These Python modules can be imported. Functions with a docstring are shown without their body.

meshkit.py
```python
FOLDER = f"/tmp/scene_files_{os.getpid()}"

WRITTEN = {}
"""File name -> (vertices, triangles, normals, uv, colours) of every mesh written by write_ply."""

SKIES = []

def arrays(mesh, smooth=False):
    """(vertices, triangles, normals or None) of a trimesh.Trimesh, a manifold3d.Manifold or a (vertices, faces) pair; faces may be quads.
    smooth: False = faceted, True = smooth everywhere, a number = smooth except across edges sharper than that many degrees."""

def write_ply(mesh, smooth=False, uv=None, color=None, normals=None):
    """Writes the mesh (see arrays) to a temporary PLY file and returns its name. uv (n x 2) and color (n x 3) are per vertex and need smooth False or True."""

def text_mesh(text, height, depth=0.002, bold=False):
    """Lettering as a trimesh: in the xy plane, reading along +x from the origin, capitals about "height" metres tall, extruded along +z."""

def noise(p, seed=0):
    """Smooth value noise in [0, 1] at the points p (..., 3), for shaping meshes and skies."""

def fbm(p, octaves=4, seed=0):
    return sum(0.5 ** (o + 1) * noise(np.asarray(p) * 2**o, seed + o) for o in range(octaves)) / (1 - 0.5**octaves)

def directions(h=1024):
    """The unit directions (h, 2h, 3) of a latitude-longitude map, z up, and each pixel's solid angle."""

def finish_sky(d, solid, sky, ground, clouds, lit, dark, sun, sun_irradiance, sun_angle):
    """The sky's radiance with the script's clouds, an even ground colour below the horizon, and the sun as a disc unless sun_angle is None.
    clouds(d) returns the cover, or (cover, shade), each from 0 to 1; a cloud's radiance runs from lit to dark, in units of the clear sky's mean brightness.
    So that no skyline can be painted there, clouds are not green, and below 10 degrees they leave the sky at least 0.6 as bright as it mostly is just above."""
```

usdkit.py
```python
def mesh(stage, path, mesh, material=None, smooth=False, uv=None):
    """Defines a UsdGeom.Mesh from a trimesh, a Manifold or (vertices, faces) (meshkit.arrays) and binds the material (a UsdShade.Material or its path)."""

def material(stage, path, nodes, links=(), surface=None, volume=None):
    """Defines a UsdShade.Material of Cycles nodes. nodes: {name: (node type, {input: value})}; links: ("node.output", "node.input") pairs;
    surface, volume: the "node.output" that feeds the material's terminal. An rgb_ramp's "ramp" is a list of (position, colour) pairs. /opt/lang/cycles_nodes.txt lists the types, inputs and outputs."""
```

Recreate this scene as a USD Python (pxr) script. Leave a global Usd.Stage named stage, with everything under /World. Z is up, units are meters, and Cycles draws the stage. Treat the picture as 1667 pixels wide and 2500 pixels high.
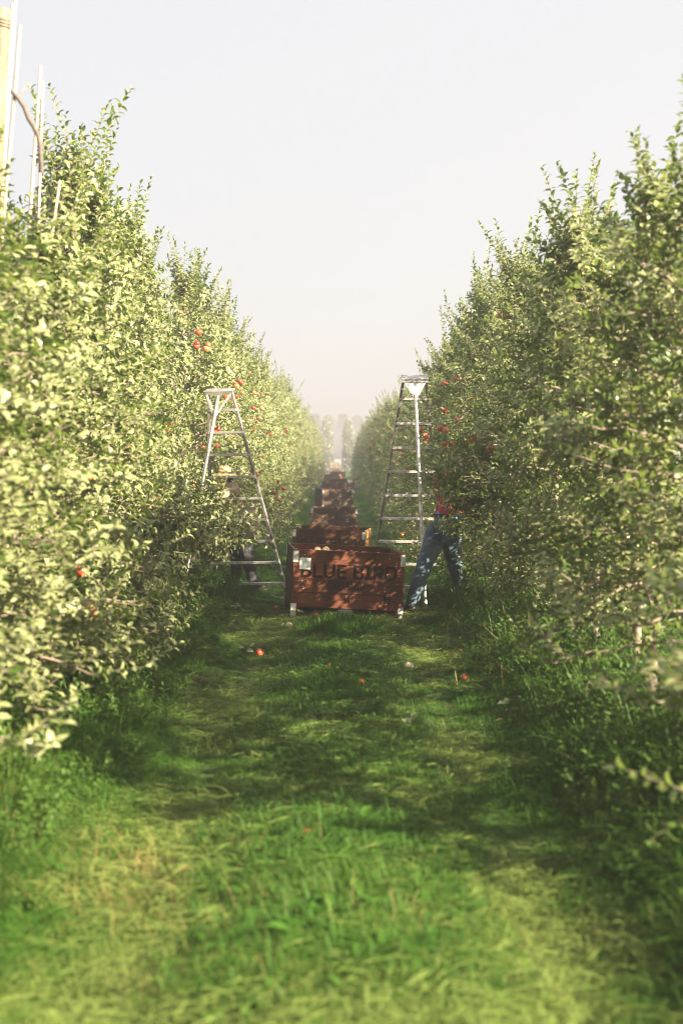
import math, random
import numpy as np, trimesh, usdkit, meshkit
import manifold3d as m3
from pxr import Usd, UsdGeom, UsdLux, UsdShade, Gf, Sdf, Vt

stage = Usd.Stage.CreateInMemory()
UsdGeom.SetStageUpAxis(stage, 'Z'); UsdGeom.SetStageMetersPerUnit(stage, 1.0)
W = UsdGeom.Xform.Define(stage, '/World'); UsdGeom.Scope.Define(stage, '/World/Looks')
PI = math.pi

# ------------------------------------------------------------------ camera, sky, sun, exposure
CAM_H, FOC, APER = 1.66, 50.0, 24.0
FPX = 1667 * FOC / APER
PITCH = math.atan(125 / FPX)
cam = UsdGeom.Camera.Define(stage, '/World/camera')
cam.CreateFocalLengthAttr(FOC); cam.CreateHorizontalApertureAttr(APER); cam.CreateVerticalApertureAttr(APER * 1.5)
cam.CreateFStopAttr(1.8); cam.CreateFocusDistanceAttr(16.5)
cam.CreateClippingRangeAttr((0.05, 5000.0))
cam.AddTranslateOp().Set((0, 0, CAM_H)); cam.AddRotateZOp().Set(-0.14); cam.AddRotateXOp().Set(90 - math.degrees(PITCH))
cam.CreateExposureAttr(2.78)

SUN_EL = math.radians(26.5)
sd = np.array([0.835 * math.cos(SUN_EL), -0.55 * math.cos(SUN_EL), math.sin(SUN_EL)]); sd /= np.linalg.norm(sd)
SUN_ROT = math.atan2(sd[0], sd[1])
dome = UsdLux.DomeLight.Define(stage, '/World/sky'); dome.CreateIntensityAttr(1.0)
skymat = usdkit.material(stage, '/World/Looks/sky_look', {
    'sky': ('sky_texture', {'sky_type': 'single_scattering', 'sun_disc': False, 'sun_elevation': SUN_EL, 'sun_rotation': SUN_ROT, 'air_density': 1.0, 'aerosol_density': 3.0}),
    'veil': ('mix', {'fac': 0.92, 'color2': (2.50, 2.50, 2.55)}),
    'bg': ('background_shader', {'strength': 0.05})},
    [('sky.color', 'veil.color1'), ('veil.color', 'bg.color')], surface='bg.background')
UsdShade.MaterialBindingAPI.Apply(dome.GetPrim()).Bind(skymat)
dome.GetPrim().SetCustomDataByKey('kind', 'structure')
sun = UsdLux.DistantLight.Define(stage, '/World/sun')
sun.CreateNormalizeAttr(True); sun.CreateIntensityAttr(1.25); sun.CreateAngleAttr(0.6); sun.CreateColorAttr((1.0, 0.85, 0.62))
rot = Gf.Rotation(Gf.Vec3d(0, 0, 1), Gf.Vec3d(*map(float, sd)))
sun.AddTransformOp().Set(Gf.Matrix4d(rot, Gf.Vec3d(20, -15, 30)))
HAZE = 0.0043

# ------------------------------------------------------------------ helpers
used = {}
def path_of(parent, name):
    base = parent.GetPath().AppendChild(name) if parent else Sdf.Path('/World').AppendChild(name)
    n = used.get(base, 0); used[base] = n + 1
    return str(base) if n == 0 else f'{base}_{n:03d}'
def tag(p, label=None, cat=None, group=None, kind=None):
    for k, v in (('label', label), ('category', cat), ('group', group), ('kind', kind)):
        if v: p.SetCustomDataByKey(k, v)
    return p
def obj(name, mesh, mat, parent=None, smooth=False):
    return usdkit.mesh(stage, path_of(parent, name), mesh, mat, smooth=smooth).GetPrim()
def thing(name, label, cat, loc=(0, 0, 0), rz=0, ry=0, rx=0, scale=None, group=None):
    x = UsdGeom.Xform.Define(stage, path_of(None, name))
    x.AddTranslateOp().Set(tuple(map(float, loc)))
    if rz: x.AddRotateZOp().Set(float(rz))
    if ry: x.AddRotateYOp().Set(float(ry))
    if rx: x.AddRotateXOp().Set(float(rx))
    if scale is not None: x.AddScaleOp().Set(tuple(map(float, scale)))
    return tag(x.GetPrim(), label, cat, group)
def instance(model, name, label, cat, loc, rz=0, ry=0, rx=0, scale=None, group=None):
    p = thing(name, label, cat, loc, rz, ry, rx, scale, group)
    p.GetReferences().AddInternalReference(model.GetPath()); p.SetInstanceable(True)
    PLACED.append((p, loc))
    return p
PLACED = []
def model(name):
    return stage.CreateClassPrim('/World/' + name)
def at(px, py, y):
    """the point at distance y in front of the camera that the full-size pixel (px, py) shows"""
    u, v = (px - 833.5) / FPX, (1250 - py) / FPX
    c, s = math.cos(PITCH), math.sin(PITCH)
    d = np.array([u, c + v * s, v * c - s])
    yaw = math.radians(-0.14)
    d = np.array([d[0] * math.cos(yaw) - d[1] * math.sin(yaw), d[0] * math.sin(yaw) + d[1] * math.cos(yaw), d[2]])
    return np.array([0, 0, CAM_H]) + d * (y / d[1])
def box(sx, sy, sz, c=(0, 0, 0)):
    b = trimesh.creation.box((sx, sy, sz)); b.apply_translation(c); return b
def rbox(sx, sy, sz, c=(0, 0, 0), r=0.004):
    """a box with chamfered edges"""
    pts = []
    for a in (-1, 1):
        for b in (-1, 1):
            for d in (-1, 1):
                x, y, z = a * sx / 2, b * sy / 2, d * sz / 2
                pts += [(x - a * r, y - b * r, z), (x - a * r, y, z - d * r), (x, y - b * r, z - d * r)]
    m = m3.Manifold.hull_points(np.array(pts) + np.array(c)).to_mesh()
    return trimesh.Trimesh(m.vert_properties[:, :3], m.tri_verts, process=False)
def cat(*ms): return trimesh.util.concatenate([m for m in ms])
def frame(d, up=(0, 0, 1)):
    d = np.asarray(d, float); d = d / np.linalg.norm(d)
    a = np.cross(up, d)
    if np.linalg.norm(a) < 1e-4: a = np.cross((1, 0, 0), d)
    a /= np.linalg.norm(a)
    return a, np.cross(d, a), d
def beam(p0, p1, w, h, side=None, r=0.002):
    """a box from p0 to p1: w wide along 'side', h across it"""
    p0, p1 = np.asarray(p0, float), np.asarray(p1, float)
    d = p1 - p0; L = np.linalg.norm(d); d /= L
    s = np.array(side if side is not None else frame(d)[0], float); s -= d * s.dot(d); s /= np.linalg.norm(s)
    t = np.cross(d, s)
    m = rbox(w, h, L, r=r)
    T = np.eye(4); T[:3, 0], T[:3, 1], T[:3, 2], T[:3, 3] = s, t, d, (p0 + p1) / 2
    m.apply_transform(T); return m
def tube(pts, rad, n=8, cap=True):
    pts = np.asarray(pts, float); k = len(pts)
    rad = np.broadcast_to(np.asarray(rad, float), (k,))
    tan = np.gradient(pts, axis=0); tan /= np.linalg.norm(tan, axis=1, keepdims=True)
    ref = np.array([0.31, 0.77, 0.2]) if abs(tan[0] @ (0.31, 0.77, 0.2)) < .8 else np.array([0, 0, 1.])
    a = np.cross(tan, ref); a /= np.linalg.norm(a, axis=1, keepdims=True); b = np.cross(tan, a)
    th = np.arange(n) / n * 2 * PI
    v = (pts[:, None] + rad[:, None, None] * (np.cos(th)[None, :, None] * a[:, None] + np.sin(th)[None, :, None] * b[:, None])).reshape(-1, 3)
    f = []
    for i in range(k - 1):
        for j in range(n):
            q = (j + 1) % n
            f += [(i * n + j, (i + 1) * n + j, i * n + q), (i * n + q, (i + 1) * n + j, (i + 1) * n + q)]
    if cap:
        v = np.vstack([v, pts[0], pts[-1]])
        for j in range(n):
            q = (j + 1) % n
            f += [(j, q, k * n), ((k - 1) * n + q, (k - 1) * n + j, k * n + 1)]
    m = trimesh.Trimesh(v, np.array(f)[:, ::-1], process=False)
    return m
def lathe(prof, n=20):
    return trimesh.creation.revolve(np.asarray(prof, float), sections=n)

# ------------------------------------------------------------------ materials
def M(name, nodes, links, surface): return usdkit.material(stage, '/World/Looks/' + name, nodes, links, surface=surface)
def leaf_mat(name, up, under, trans, yellow, tfac=0.36, rough=0.38, ymin=0.93):
    return M(name, {
        'g': ('geometry', {}),
        'ur': ('rgb_ramp', {'ramp': [(0, tuple(.72 * c for c in up)), (.5, up), (ymin - .05, tuple(1.35 * c for c in up)), (ymin, yellow), (1, yellow)]}),
        'vr': ('rgb_ramp', {'ramp': [(0, tuple(.85 * c for c in under)), (.9, tuple(1.12 * c for c in under)), (1, yellow)]}),
        'tr': ('rgb_ramp', {'ramp': [(0, tuple(.75 * c for c in trans)), (.9, tuple(1.2 * c for c in trans)), (1, yellow)]}),
        'c': ('mix', {}), 'p': ('principled_bsdf', {'roughness': rough, 'specular_ior_level': .55}),
        't': ('translucent_bsdf', {}), 'm': ('mix_closure', {'fac': tfac})},
        [('g.random_per_island', 'ur.fac'), ('g.random_per_island', 'vr.fac'), ('g.random_per_island', 'tr.fac'), ('g.backfacing', 'c.fac'), ('ur.color', 'c.color1'), ('vr.color', 'c.color2'),
         ('c.color', 'p.base_color'), ('tr.color', 't.color'), ('p.BSDF', 'm.closure1'), ('t.BSDF', 'm.closure2')], 'm.closure')
LEAF = leaf_mat('apple_leaf', (.072, .128, .023), (.275, .305, .14), (.255, .35, .065), (.40, .28, .06), tfac=.38, rough=.42)
POPLAR = leaf_mat('poplar_leaf', (.045, .075, .03), (.07, .10, .05), (.06, .10, .03), (.08, .10, .03), tfac=.25)
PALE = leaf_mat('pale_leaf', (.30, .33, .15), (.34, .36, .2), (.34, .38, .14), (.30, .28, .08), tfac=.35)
def grass_mat(name, a, b, dry, drymin, tfac=.4):
    return M(name, {
        'g': ('geometry', {}), 'n': ('noise_texture', {'scale': .9, 'detail': 3}),
        'r1': ('rgb_ramp', {'ramp': [(0, a), (drymin - .12, b), (drymin, dry), (1, dry)]}),
        'ad': ('math', {'math_type': 'multiply_add', 'value2': .55, 'value3': -.27}), 'sm': ('math', {'math_type': 'add', 'use_clamp': True}),
        'p': ('principled_bsdf', {'roughness': .6, 'specular_ior_level': .25}), 't': ('translucent_bsdf', {}), 'm': ('mix_closure', {'fac': tfac})},
        [('g.position', 'n.vector'), ('n.fac', 'ad.value1'), ('ad.value', 'sm.value1'), ('g.random_per_island', 'sm.value2'), ('sm.value', 'r1.fac'), ('r1.color', 'p.base_color'), ('r1.color', 't.color'),
         ('p.BSDF', 'm.closure1'), ('t.BSDF', 'm.closure2')], 'm.closure')
GRASS = grass_mat('grass_blade', (.046, .122, .013), (.18, .235, .036), (.48, .42, .15), .85, tfac=.45)
TALL = grass_mat('tall_grass_blade', (.05, .105, .015), (.155, .20, .036), (.42, .33, .14), .84)
STRAW = grass_mat('straw_blade', (.30, .22, .09), (.42, .33, .16), (.5, .40, .2), .8)
BARK = M('bark', {'tc': ('texture_coordinate', {}), 'n': ('noise_texture', {'scale': 40, 'detail': 4}), 'r': ('rgb_ramp', {'ramp': [(.3, (.10, .075, .055)), (.7, (.24, .19, .15))]}),
    'b': ('bump', {'strength': .5, 'distance': .004}), 'p': ('principled_bsdf', {'roughness': .8})},
    [('tc.object', 'n.vector'), ('n.fac', 'r.fac'), ('r.color', 'p.base_color'), ('n.fac', 'b.height'), ('b.normal', 'p.normal')], 'p.BSDF')
def wood(name, dark, light, scale=1.0, rough=.6):
    return M(name, {
        'tc': ('texture_coordinate', {}), 'oi': ('object_info', {}), 'sc': ('vector_math', {'math_type': 'scale', 'scale': 1}), 'cx': ('combine_xyz', {}), 'ml': ('math', {'math_type': 'multiply', 'value2': 37.0}),
        'add': ('vector_math', {'math_type': 'add'}),
        'mp': ('mapping', {'scale': (1.6 * scale, 14 * scale, 16 * scale)}),
        'n': ('noise_texture', {'scale': 2.2, 'detail': 6, 'roughness': .62, 'distortion': 1.4}),
        'n2': ('noise_texture', {'scale': 3.0, 'detail': 4}),
        'r': ('rgb_ramp', {'ramp': [(.28, dark), (.50, tuple((a + b) / 2 for a, b in zip(dark, light))), (.72, light)]}),
        'r2': ('rgb_ramp', {'ramp': [(.3, (.5, .5, .5)), (.65, (1.1, 1.1, 1.1))]}), 'mx': ('mix', {'mix_type': 'multiply', 'fac': 1.0}),
        'r3': ('math', {'math_type': 'multiply_add', 'value2': .5, 'value3': .65}), 'mt': ('vector_math', {'math_type': 'scale'}),
        'b': ('bump', {'strength': .45, 'distance': .004}), 'p': ('principled_bsdf', {'roughness': rough, 'specular_ior_level': .18})},
        [('tc.object', 'add.vector1'), ('oi.random', 'ml.value1'), ('ml.value', 'cx.z'), ('cx.vector', 'add.vector2'), ('add.vector', 'mp.vector'), ('mp.vector', 'n.vector'), ('tc.object', 'n2.vector'),
         ('n.fac', 'r.fac'), ('n2.fac', 'r2.fac'), ('r.color', 'mx.color1'), ('r2.color', 'mx.color2'), ('oi.random', 'r3.value1'), ('mx.color', 'mt.vector1'), ('r3.value', 'mt.scale'),
         ('mt.vector', 'p.base_color'), ('n.fac', 'b.height'), ('b.normal', 'p.normal')], 'p.BSDF')
WOOD_RED = wood('red_stained_wood', (.066, .021, .012), (.195, .066, .034))
WOOD_BROWN = wood('brown_wood', (.046, .018, .010), (.155, .064, .030))
WOOD_DARK = wood('dark_weathered_wood', (.036, .021, .014), (.115, .066, .040))
WOOD_GREY = wood('grey_weathered_wood', (.032, .027, .022), (.105, .088, .07))
WOOD_GOLD = wood('golden_wood', (.20, .09, .03), (.48, .27, .11))  # warm sunlight painted into the plank colour of right-hand bin sides
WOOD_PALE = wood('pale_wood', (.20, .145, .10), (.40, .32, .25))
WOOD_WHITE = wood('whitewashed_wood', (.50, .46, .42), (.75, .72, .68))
POST = wood('post_wood', (.12, .105, .075), (.23, .205, .155), 1.0)
def metal(name, col, rough, dirt=(.5, .5, .5), met=1.0):
    return M(name, {'tc': ('texture_coordinate', {}), 'n': ('noise_texture', {'scale': 9, 'detail': 6, 'roughness': .7}), 'r': ('rgb_ramp', {'ramp': [(.35, dirt), (.6, col)]}),
        'rr': ('map_range', {'from_min': .3, 'from_max': .7, 'to_min': rough + .15, 'to_max': rough - .05}), 'p': ('principled_bsdf', {'metallic': met})},
        [('tc.object', 'n.vector'), ('n.fac', 'r.fac'), ('n.fac', 'rr.value'), ('r.color', 'p.base_color'), ('rr.result', 'p.roughness')], 'p.BSDF')
ALU = metal('weathered_aluminium', (.62, .60, .58), .42, (.30, .28, .26), .85)
ALU_DULL = metal('dull_aluminium', (.40, .39, .38), .5, (.2, .19, .18), .85)
GALV = metal('galvanised_steel', (.72, .72, .70), .45, (.34, .33, .32), .6)
def plain(name, col, rough=.7, var=.25, scale=6, bump=0.0, **kw):
    return M(name, {'tc': ('texture_coordinate', {}), 'n': ('noise_texture', {'scale': scale, 'detail': 5}), 'r': ('rgb_ramp', {'ramp': [(.3, tuple(c * (1 - var) for c in col)), (.7, tuple(min(1, c * (1 + var)) for c in col))]}),
        'b': ('bump', {'strength': bump, 'distance': .01}), 'p': ('principled_bsdf', {'roughness': rough, **kw})},
        [('tc.object', 'n.vector'), ('n.fac', 'r.fac'), ('r.color', 'p.base_color'), ('n.fac', 'b.height'), ('b.normal', 'p.normal')], 'p.BSDF')
INK = plain('stencil_ink', (.012, .009, .008), .85, .3, 22, specular_ior_level=.1)
PAPER = plain('paper_card', (.74, .76, .74), .6, .08, 30)
PAPER_PRINT = plain('paper_print', (.38, .50, .46), .6, .2, 40)
DARKBARK = plain('dark_bark', (.075, .06, .048), .8, .3, 30)
CANE = plain('bamboo_cane', (.36, .275, .215), .5, .18, 14)
DENIM = plain('blue_denim', (.045, .078, .105), .85, .35, 14, .5)
DENIM_PATCH = plain('denim_pocket', (.022, .046, .075), .85, .3, 20, .4)
TROUSER = plain('charcoal_trousers', (.035, .036, .042), .85, .35, 10, .5)
RED_CLOTH = plain('red_shirt', (.36, .02, .026), .8, .25, 8, .4)
BLUE_CLOTH = plain('blue_undershirt', (.03, .20, .46), .8, .2, 8, .4)
BEIGE_CLOTH = plain('beige_shirt', (.27, .22, .15), .85, .2, 9, .4)
CANVAS = plain('canvas_bag', (.30, .25, .18), .85, .2, 12, .4)
STRAWHAT = plain('straw_hat', (.24, .17, .085), .8, .25, 50, .6)
SKIN = plain('skin', (.36, .20, .13), .5, .08, 5)
HAIR = plain('dark_hair', (.025, .017, .013), .5, .3, 40)
BOOT = plain('dark_boot', (.02, .017, .015), .55, .3, 12)
TUB = M('translucent_plastic', {'p': ('principled_bsdf', {'base_color': (.30, .38, .34), 'roughness': .35}), 't': ('translucent_bsdf', {'color': (.3, .4, .35)}), 'm': ('mix_closure', {'fac': .5})},
        [('p.BSDF', 'm.closure1'), ('t.BSDF', 'm.closure2')], 'm.closure')
APPLE = M('apple_skin', {'tc': ('texture_coordinate', {}), 'oi': ('object_info', {}), 'n': ('noise_texture', {'scale': 22, 'detail': 3}), 'ad': ('math', {'math_type': 'multiply_add', 'value2': .5}),
        'ml': ('math', {'math_type': 'multiply', 'value2': .45}), 'r': ('rgb_ramp', {'ramp': [(.2, (.30, .016, .012)), (.5, (.42, .055, .022)), (.72, (.50, .22, .07))]}), 'p': ('principled_bsdf', {'roughness': .3, 'coat_weight': .2})},
        [('tc.object', 'n.vector'), ('oi.random', 'ml.value1'), ('n.fac', 'ad.value1'), ('ml.value', 'ad.value3'), ('ad.value', 'r.fac'), ('r.color', 'p.base_color')], 'p.BSDF')
APPLE_PALE = plain('pale_apple_skin', (.66, .50, .28), .4, .25, 18)
APPLE_CUT = plain('bitten_apple_flesh', (.70, .58, .40), .6, .2, 18)

# ------------------------------------------------------------------ ground
def smooth(a, b, x):
    t = np.clip((x - a) / (b - a), 0, 1); return t * t * (3 - 2 * t)
def ground_z(x, y):
    x, y = np.asarray(x, float), np.asarray(y, float)
    p = np.stack([x, y, np.zeros_like(x)], -1)
    near = 1 - smooth(60, 200, y)
    wob = .12 * (meshkit.noise(p * .35 + 5) - .5)
    track = -.045 * (np.exp(-((np.abs(x + wob * 2) - .72) / .26) ** 2)) + .02 * np.exp(-(x / .3) ** 2)
    bank = .10 * smooth(1.15, 1.75, np.abs(x + wob)) + .05 * smooth(1.2, 1.6, x)
    fine = .05 * (meshkit.fbm(p * 1.3, 3) - .5) + .022 * (meshkit.fbm(p * 5.0, 2, 9) - .5)
    dip = np.interp(y, [16.8, 19, 23, 30, 37, 53, 66, 85], [0, -.04, -.19, -.27, -.29, -.14, -.05, 0])
    return (track + bank + fine) * near + dip
gx = np.concatenate([[-900, -500, -250, -120, -60, -30, -15, -8, -5], np.arange(-3.6, 3.61, .09), [5, 8, 15, 30, 60, 120, 250, 500, 900]])
gy = np.concatenate([[-120, -60, -30, -12, -5, -1, 1], np.arange(2.2, 24, .09), np.arange(24, 60, .3), np.arange(60, 260, 4), [300, 400, 600, 900, 1200]])
X, Y = np.meshgrid(gx, gy); gv = np.stack([X, Y, ground_z(X, Y)], -1).reshape(-1, 3)
i = np.arange(len(gy) - 1)[:, None] * len(gx) + np.arange(len(gx) - 1)[None]; i = i.ravel()
gf = np.vstack([np.stack([i, i + 1, i + 1 + len(gx)], 1), np.stack([i, i + 1 + len(gx), i + len(gx)], 1)])
SOIL = M('orchard_soil', {'g': ('geometry', {}), 'n': ('noise_texture', {'scale': 1.4, 'detail': 6, 'roughness': .6}), 'n2': ('noise_texture', {'scale': 45, 'detail': 4}),
        'r': ('rgb_ramp', {'ramp': [(.35, (.028, .065, .012)), (.58, (.045, .085, .018)), (.66, (.13, .095, .05))]}), 'r2': ('rgb_ramp', {'ramp': [(.3, (.45, .45, .45)), (.7, (1.3, 1.3, 1.3))]}), 'mx': ('mix', {'mix_type': 'multiply', 'fac': 1.0}),
        'b': ('bump', {'strength': .8, 'distance': .02}), 'p': ('principled_bsdf', {'roughness': .9, 'specular_ior_level': .2})},
        [('g.position', 'n.vector'), ('g.position', 'n2.vector'), ('n.fac', 'r.fac'), ('n2.fac', 'r2.fac'), ('r.color', 'mx.color1'), ('r2.color', 'mx.color2'), ('mx.color', 'p.base_color'), ('n2.fac', 'b.height'), ('b.normal', 'p.normal')], 'p.BSDF')
tag(obj('ground', (gv, gf), SOIL, smooth=True), kind='structure')

# haze box round everything
hz = usdkit.material(stage, '/World/Looks/haze_air', {'v': ('principled_volume', {'color': (.93, .89, .875), 'density': HAZE, 'anisotropy': 0.6})}, [], volume='v.volume')
hb = obj('haze', box(2000, 1460, 15.0, (0, 560, 6.0)), hz)
tag(hb, 'pale morning haze filling the air down the orchard lane', 'haze', kind='stuff')

# ------------------------------------------------------------------ leaves and trees
LEAF_T = np.array([(0, 0, 0), (.32, -.24, .10), (.34, 0, .0), (.32, .24, .10), (.70, -.20, -.02), (.72, 0, -.11), (.70, .20, -.02), (.98, 0, -.36)])
LEAF_F = np.array([(0, 2, 1), (0, 3, 2), (1, 2, 4), (2, 5, 4), (2, 3, 5), (3, 6, 5), (4, 5, 7), (5, 6, 7)])
def leaves_mesh(P, D, N, L, template=LEAF_T, faces=LEAF_F):
    D = D / np.linalg.norm(D, axis=1, keepdims=True)
    B = np.cross(N, D); B /= np.maximum(np.linalg.norm(B, axis=1, keepdims=True), 1e-6); N = np.cross(D, B)
    V = P[:, None] + L[:, None, None] * (template[None, :, 0:1] * D[:, None] + template[None, :, 1:2] * B[:, None] + template[None, :, 2:3] * N[:, None])
    F = faces[None] + (np.arange(len(P)) * len(template))[:, None, None]
    return V.reshape(-1, 3), F.reshape(-1, 3)
def rvec(g, n): v = g.normal(size=(n, 3)); return v / np.linalg.norm(v, axis=1, keepdims=True)
def shoot_leaves(g, base, dirv, length, pitch=.021, size=.078):
    """a leafy shoot: leaves set spirally up a stem, arching out and drooping"""
    n = max(4, int(length / pitch))
    t = (np.arange(n) + g.random(n) * .6) / n
    dirv = dirv / np.linalg.norm(dirv)
    bend = rvec(g, 1)[0] * .18
    pts = base + (dirv * t[:, None] + bend * (t ** 2)[:, None]) * length
    a, b, _ = frame(dirv)
    ph = np.arange(n) * 2.39996 + g.random() * 6.28 + g.normal(size=n) * .25
    rad = np.cos(ph)[:, None] * a + np.sin(ph)[:, None] * b
    el = np.radians(np.where(t > .85, 62, 30) + g.normal(size=n) * 14)[:, None]
    D = rad * np.cos(el) + dirv * np.sin(el) + np.array([0, 0, .05])
    Nn = dirv * np.cos(el) - rad * np.sin(el) + rvec(g, n) * .35
    L = size * (1.0 - .42 * np.abs(t - .35) - .15 * (t > .9)) * (.78 + .44 * g.random(n))
    return pts, D, Nn, L, np.vstack([base, base + (dirv * .5 + bend * .25) * length, base + (dirv + bend) * length * .97])
def make_tree(seed, H, rbot=.74, rtop=.22, start=.26, nlat=34, tips=8, leafsize=.084, reach=(), thin=1.0):
    g = np.random.default_rng(seed)
    P, D, Nn, L, wood_m = [], [], [], [], []
    def add(base, dirv, length, stem=True, pitch=.021, size=leafsize):
        p, d, n, l, st = shoot_leaves(g, base, dirv, length, pitch, size)
        P.append(p); D.append(d); Nn.append(n); L.append(l)
        if stem: wood_m.append(tube(st, [.0042, .0034, .0018], 4, False))
    tz = np.linspace(0, H * .9, 12)
    tx = np.stack([.03 * np.sin(tz * 2 + seed), .03 * np.cos(tz * 1.7 + seed * 2), tz], 1); tx[0] = (0, 0, -.15)
    trunk = tube(tx, np.interp(tz, [0, .3, H * .9], [.045, .033, .009]), 9)
    tp = lambda z: np.array([np.interp(z, tz, tx[:, 0]), np.interp(z, tz, tx[:, 1]), z])
    for k in range(nlat + len(reach)):
        u = (k % nlat + g.random() * .8) / nlat
        z = start + (H * .84 - start) * u ** .92
        R = (rbot + (rtop - rbot) * u ** 1.1) * (.72 + .5 * g.random())
        az = k * 2.39996 + g.normal() * .3
        if k >= nlat: z, az, R = reach[k - nlat]; u = .35
        out = np.array([math.cos(az), math.sin(az), 0])
        up = .18 + .5 * u + g.normal() * .1 + (.0 if u > .2 else -.12)
        m = 6; s = np.linspace(0, 1, m)
        lat = tp(z) + R * (s[:, None] * out + (s * up - .32 * s ** 2 * (1 - u))[:, None] * np.array([0, 0, 1])) + rvec(g, m) * .02
        lat[:, 2] = np.maximum(lat[:, 2], .24); lat[0] = tp(z)
        wood_m.append(tube(lat, np.linspace(.011, .005, m), 5, False))
        for q in range(int((4 + R * 8) * thin)):
            ss = .18 + .82 * (q + g.random()) / (4 + R * 8) / thin
            b = np.array([np.interp(ss, s, lat[:, j]) for j in range(3)])
            d = np.array([0, 0, .85]) + out * (.35 * ss + .2 * g.normal()) + rvec(g, 1)[0] * .48
            if g.random() < .25: d[2] *= -.35; d += out * .5
            add(b, d, (.18 + .26 * g.random()) * (1.15 - .3 * ss))
        add(lat[-1], out * .8 + np.array([0, 0, .5]) + rvec(g, 1)[0] * .3, .22 + .16 * g.random())
    for k in range(tips):                                   # leaders that stick out of the top
        az = k * 2.4 + g.random(); z = H * (.78 + .10 * g.random())
        d = np.array([math.cos(az) * .32, math.sin(az) * .32, 1.0]); b = tp(z) + d * .05
        add(b, d, min((H - z) * (.65 + .7 * g.random()), .85) * (1.45 if k < 2 else 1), pitch=.018, size=leafsize)
        for e_ in range(2): add(b + d * (.1 + .1 * g.random()), d + rvec(g, 1)[0] * .7, .16 + .16 * g.random(), pitch=.019, size=leafsize)
    add(tp(H * .86), np.array([.05, .03, 1]), H * .16, pitch=.024, size=leafsize * .92)
    P, D, Nn, L = (np.concatenate(a) for a in (P, D, Nn, L))
    keep = P[:, 2] > .12
    return trunk, cat(*wood_m), (P[keep], D[keep], Nn[keep], L[keep])

def apple_mesh(r=.037, n=14):
    a = np.linspace(0, PI, 11)
    rad = np.sin(a) * (1 + .06 * np.cos(a)); z = np.cos(a)
    z = np.where(a < .5, z - .20 * (1 - a / .5) ** 1.5, z); z = np.where(a > PI - .45, z + .12 * (1 - (PI - a) / .45), z)
    m = lathe(np.stack([np.maximum(rad, 0) * r, z * r * .92], 1)[::-1], n); return m
APPLE_M = apple_mesh()
STALK_M = tube([(0, 0, .028), (.002, .001, .04), (.006, .002, .052)], .0016, 5)

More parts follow.
